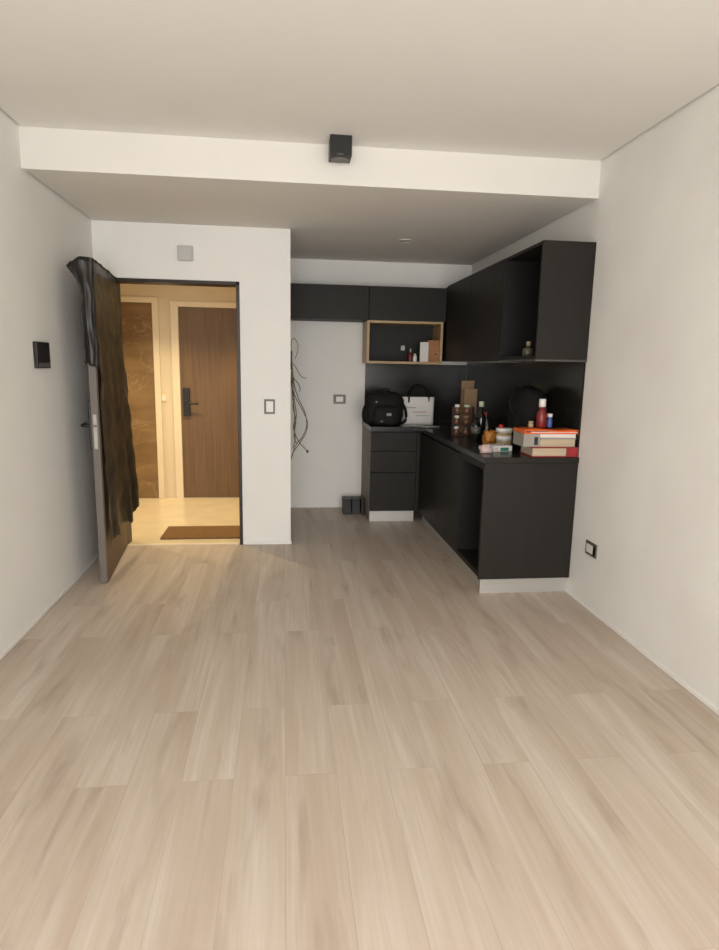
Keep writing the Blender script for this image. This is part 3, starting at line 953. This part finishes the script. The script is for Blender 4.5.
# kraft carton behind the rack
t = thing('kraft_carton', 'tall open kraft carton standing behind the spice rack on the worktop', 'carton', (1.53, 5.06, CT))
Mx = Matrix.Translation((1.535, 5.04, CT + 0.001)) @ Matrix.Rotation(math.radians(4), 4, 'Z') @ Matrix.Diagonal((0.8, 0.8, 1.04, 1))
part(MB().box(-0.07, 0.07, -0.055, -0.051, 0, 0.36, M4=Mx).box(-0.07, 0.07, 0.051, 0.055, 0, 0.36, M4=Mx).box(-0.07, -0.066, -0.055, 0.055, 0, 0.36, M4=Mx)
     .box(0.066, 0.07, -0.055, 0.055, 0, 0.36, M4=Mx).box(-0.07, 0.07, -0.055, 0.055, 0, 0.004, M4=Mx), 'body', 'kraft', t)
part(MB().box(-0.07, 0.07, -0.0015, 0.0015, 0, 0.065, M4=Mx @ Matrix.Translation((0, 0.054, 0.36)) @ Matrix.Rotation(0.25, 4, 'X')), 'flap', 'kraft', t)

# spice rack with jars
rx, ry = 1.44, 4.86
t = thing('spice_rack', 'dark three tier spice rack standing on the worktop by the wall corner', 'rack', (rx, ry, CT))
for x in (rx - 0.086, rx + 0.08):
    part(MB().box(x, x + 0.006, ry - 0.03, ry + 0.03, CT + 0.001, CT + 0.235, bev=0.001), 'side_panel', 'rack_wood', t)
tiers = (CT + 0.002, CT + 0.09, CT + 0.178)
for z in tiers:
    part(MB().box(rx - 0.08, rx + 0.08, ry - 0.03, ry + 0.03, z, z + 0.006), 'shelf', 'rack_wood', t)
tn = ('bottom', 'middle', 'top')
lidm = (('white_plastic', 'white', 'grey_plastic', 'grey'), ('white_plastic', 'white', 'kraft', 'tan'), ('white_plastic', 'white', 'pale_green', 'pale green'))
for i, z in enumerate(tiers):
    for j, dx in enumerate((-0.052, 0.03)):
        r = 0.024 if j == 0 else 0.030
        z0 = z + 0.0065
        jr = thing('spice_jar', 'brown spice jar with a %s lid on the %s tier of the rack' % (lidm[i][1 + 2 * j], tn[i]), 'jar', (rx + dx, ry - 0.002, z0), 'spice jars in the rack')
        part(MB().lathe([(0, z0), (r - 0.002, z0), (r, z0 + 0.003), (r, z0 + 0.04), (r * 0.8, z0 + 0.048), (0, z0 + 0.048)], rx + dx, ry - 0.002, 16), 'body', 'jar_brown', jr)
        part(MB().lathe([(0, z0 + 0.0485), (r * 0.85, z0 + 0.0485), (r * 0.85, z0 + 0.07), (0, z0 + 0.07)], rx + dx, ry - 0.002, 16), 'lid', lidm[i][2 * j], jr)


def bottle(name, label, x, y, z, h, r, body, cap, capfrac=0.16, neck=0.35, lab=None, n=20, cat='bottle', group=None):
    t = thing(name, label, cat, (x, y, z), group)
    hc = h * capfrac
    hb = h - hc
    nr = r * neck
    part(MB().lathe([(0, z), (r * 0.93, z), (r, z + 0.004), (r, z + hb * 0.66), (r * 0.93, z + hb * 0.72), (nr, z + hb * 0.86), (nr, z + hb), (0, z + hb)], x, y, n), 'body', body, t)
    part(MB().lathe([(0, z + hb + 0.0003), (nr * 1.15, z + hb + 0.0003), (nr * 1.15, z + h - 0.002), (nr, z + h), (0, z + h)], x, y, n), 'cap', cap, t)
    if lab:
        a, b, m_ = lab
        part(MB().lathe([(r + 0.0004, z + h * a), (r + 0.001, z + h * a), (r + 0.001, z + h * b), (r + 0.0004, z + h * b), (r + 0.0004, z + h * a)], x, y, n), 'label', m_, t)
    return t


bottle('oil_bottle', 'tall dark glass bottle with a pale green cap on the worktop', 1.505, 4.60, CT, 0.295, 0.040, 'dark_glass', 'pale_green', 0.14, 0.42)
bottle('oil_bottle', 'second dark glass bottle standing nearer than the green capped one', 1.440, 4.51, CT, 0.20, 0.036, 'dark_glass', 'black_plastic', 0.12, 0.4, (0.30, 0.55, 'grey_plastic'))
bottle('sauce_bottle', 'small clear grey bottle with a red cap beside the dark bottles', 1.555, 4.66, CT, 0.205, 0.030, 'paper_grey', 'red_plastic', 0.10, 0.5, (0.25, 0.5, 'paper_white'))
# ochre packet
tag(MB().soft(1.500, 4.345, CT + 0.047, 0.048, 0.042, 0.048, e=0.6, lump=0.5, lf=9, flat=CT + 0.001, seed=5).build('snack_packet', 'ochre'),
    'crumpled ochre packet lying between the dark bottles and white canister', 'packet')
# canister
cx_, cy_ = 1.548, 4.19
t = thing('canister', 'white lidded canister with a red knob on the worktop', 'canister', (cx_, cy_, CT))
part(MB().lathe([(0, CT + 0.0005), (0.052, CT + 0.0005), (0.054, CT + 0.004), (0.054, CT + 0.105), (0, CT + 0.105)], cx_, cy_, 28), 'body', 'tan', t, 'tan body')
part(MB().lathe([(0.0545, CT + 0.045), (0.0552, CT + 0.045), (0.0552, CT + 0.08), (0.0545, CT + 0.08), (0.0545, CT + 0.045)], cx_, cy_, 28), 'label', 'paper_white', t)
part(MB().lathe([(0, CT + 0.1053), (0.06, CT + 0.1053), (0.06, CT + 0.128), (0.055, CT + 0.133), (0, CT + 0.133)], cx_, cy_, 28), 'lid', 'white_plastic', t)
part(MB().lathe([(0, CT + 0.1333), (0.012, CT + 0.1333), (0.017, CT + 0.145), (0.012, CT + 0.157), (0, CT + 0.16)], cx_ - 0.03, cy_ - 0.01, 16), 'knob', 'red_plastic', t)
# flat green box + crumpled wrapper
Mx = Matrix.Translation((1.432, 3.98, CT + 0.0008)) @ Matrix.Rotation(math.radians(14), 4, 'Z')
t = thing('flat_carton', 'flat pale carton with a teal panel lying left of the binder', 'box', (1.432, 3.98, CT))
part(MB().box(-0.072, 0.072, -0.06, 0.06, 0, 0.038, bev=0.002, M4=Mx), 'body', 'paper_white', t)
part(MB().box(-0.02, 0.045, -0.0613, -0.0605, 0.004, 0.027, M4=Mx), 'print', 'teal', t, 'teal panel')
part(MB().box(-0.065, -0.035, -0.0613, -0.0605, 0.006, 0.03, M4=Mx), 'print', 'pink_print', t, 'pink panel')
tag(MB().soft(1.305, 3.86, CT + 0.024, 0.032, 0.030, 0.026, e=0.7, lump=0.8, lf=12, flat=CT + 0.001, seed=9).build('crumpled_wrapper', 'pink_print'),
    'crumpled pinkish wrapper on the worktop edge left of the flat carton', 'wrapper')

# stack at the counter end
Z = CT + 0.0008
t = thing('ring_binder', 'red binder full of pages lying lowest in the stack at the counter end', 'binder', (1.68, 3.83, Z))
part(MB().box(1.545, 1.85, 3.672, 3.88, Z, Z + 0.006, bev=0.001).box(1.545, 1.85, 3.672, 3.88, Z + 0.056, Z + 0.062, bev=0.001)
     .box(1.842, 1.85, 3.672, 3.88, Z + 0.006, Z + 0.056), 'cover', 'red_cover', t)
part(MB().box(1.553, 1.775, 3.680, 3.875, Z + 0.0065, Z + 0.0555), 'pages', 'paper_beige', t, 'cream pages')
part(MB().box(1.778, 1.841, 3.676, 3.876, Z + 0.0065, Z + 0.0555), 'spine_block', 'red_cover', t)
Z2 = Z + 0.0628
t = thing('box_file', 'grey box file with a dark finger hole lying on the red binder', 'file', (1.55, 3.83, Z2))
part(MB().box(1.492, 1.600, 3.69, 3.87, Z2, Z2 + 0.082, bev=0.002), 'body', 'paper_grey', t)
part(MB().box(1.562, 1.586, 3.6885, 3.6899, Z2 + 0.012, Z2 + 0.062), 'finger_hole', 'black_plastic', t)
tag(MB().box(1.603, 1.836, 3.695, 3.87, Z2, Z2 + 0.048, bev=0.002).build('paper_block', 'paper_beige'),
    'thick beige paper block lying on the red binder beside the grey file', 'paper')
tag(MB().box(1.603, 1.84, 3.69, 3.87, Z2 + 0.0485, Z2 + 0.0565, bev=0.001).build('magazine', 'paper_grey'), 'thin grey magazine lying on the beige paper block', 'magazine')
tag(MB().box(1.603, 1.84, 3.70, 3.87, Z2 + 0.057, Z2 + 0.0818, bev=0.001).build('envelope_bundle', 'paper_white'), 'white paper bundle lying under the orange folder', 'paper')
Z3 = Z2 + 0.0828
fo = MB()
fr = []
for s, dz in ((0, 0.0), (1, 0.016)):
    rr_ = []
    for j in range(2):
        y = 3.68 if j == 0 else 3.88
        rr_.append([(1.500 + 0.348 * k / 16, y, Z3 + dz + 0.004 * math.sin(k / 16 * PI * 2.2) * (1 if s else 0)) for k in range(17)])
    fo.grid(rr_)
t = thing('orange_folder', 'bright orange folder on top of the stack at the counter end', 'folder', (1.66, 3.83, Z3))
fold = part(fo, 'cover', 'orange', t)
sm = fold.modifiers.new('thickness', 'SOLIDIFY')
sm.thickness = 0.006
sm.offset = 1
part(MB().box(1.54, 1.845, 3.69, 3.875, Z3 + 0.0068, Z3 + 0.0125), 'pages', 'paper_white', t)
part(MB().box(1.495, 1.502, 3.68, 3.88, Z3, Z3 + 0.022, bev=0.001), 'spine', 'orange', t)
Z4 = Z3 + 0.0275
bottle('cream_bottle', 'dark red bottle with a white pump top standing on the orange folder', 1.655, 3.82, Z4, 0.185, 0.032, 'dark_red', 'white_plastic', 0.28, 0.6)
t = bottle('spray_can', 'small blue can with a white cap standing beside the dark red bottle', 1.716, 3.83, Z4, 0.09, 0.018, 'blue', 'white_plastic', 0.26, 0.8)
bottle('tan_jar', 'tiny tan jar standing left of the dark red bottle on the folder', 1.590, 3.83, Z4, 0.04, 0.018, 'tan', 'tan', 0.3, 0.8, cat='jar')

# black bag behind the stack
ex, ey = 1.732, 4.24
t = thing('black_bag', 'rounded black bag leaning on the splashback behind the stacked files', 'bag', (ex, ey, CT))
part(MB().soft(ex, ey, CT + 0.20, 0.108, 0.19, 0.225, e=0.75, lump=0.07, flat=CT + 0.001, seed=12.0), 'body', 'black_cloth', t)
part(MB().tube([(ex - 0.135, ey - 0.10, CT + 0.22), (ex - 0.16, ey - 0.06, CT + 0.31), (ex - 0.10, ey, CT + 0.405), (ex - 0.06, ey + 0.05, CT + 0.41)], 0.011), 'strap', 'black_strap', t)
part(MB().box(ex + 0.02, ex + 0.04, ey - 0.2125, ey - 0.2005, CT + 0.25, CT + 0.29, bev=0.001), 'tag', 'grey_plastic', t, 'grey tag')

# small bottle in the open wall cabinet
zb_ = RB + 0.0225
bottle('perfume_bottle', 'small olive glass bottle in the open dark wall cabinet', 1.60, 3.98, zb_, 0.095, 0.036, 'olive_glass', 'tan', 0.3, 0.35)

# black boxes on the floor in the niche
for k, (x0, x1, y0, y1, h, lab) in enumerate((
        (0.572, 0.655, 5.90, 6.03, 0.155, 'small black box on the niche floor farthest from the drawer unit'),
        (0.662, 0.742, 5.90, 6.03, 0.155, 'small black box on the niche floor between another box and thin slab'),
        (0.750, 0.782, 5.86, 6.03, 0.158, 'thin black slab on the niche floor leaning by the drawer unit'))):
    t = thing('black_box' if k < 2 else 'black_slab', lab, 'box', ((x0 + x1) / 2, (y0 + y1) / 2, 0), 'black boxes on the niche floor')
    part(MB().box(x0, x1, y0, y1, 0.0005, h - 0.02, bev=0.004), 'body', 'black_plastic', t)
    part(MB().box(x0 - 0.001, x1 + 0.001, y0 - 0.001, y1 + 0.001, h - 0.0195, h, bev=0.004), 'lid', 'black_plastic', t)
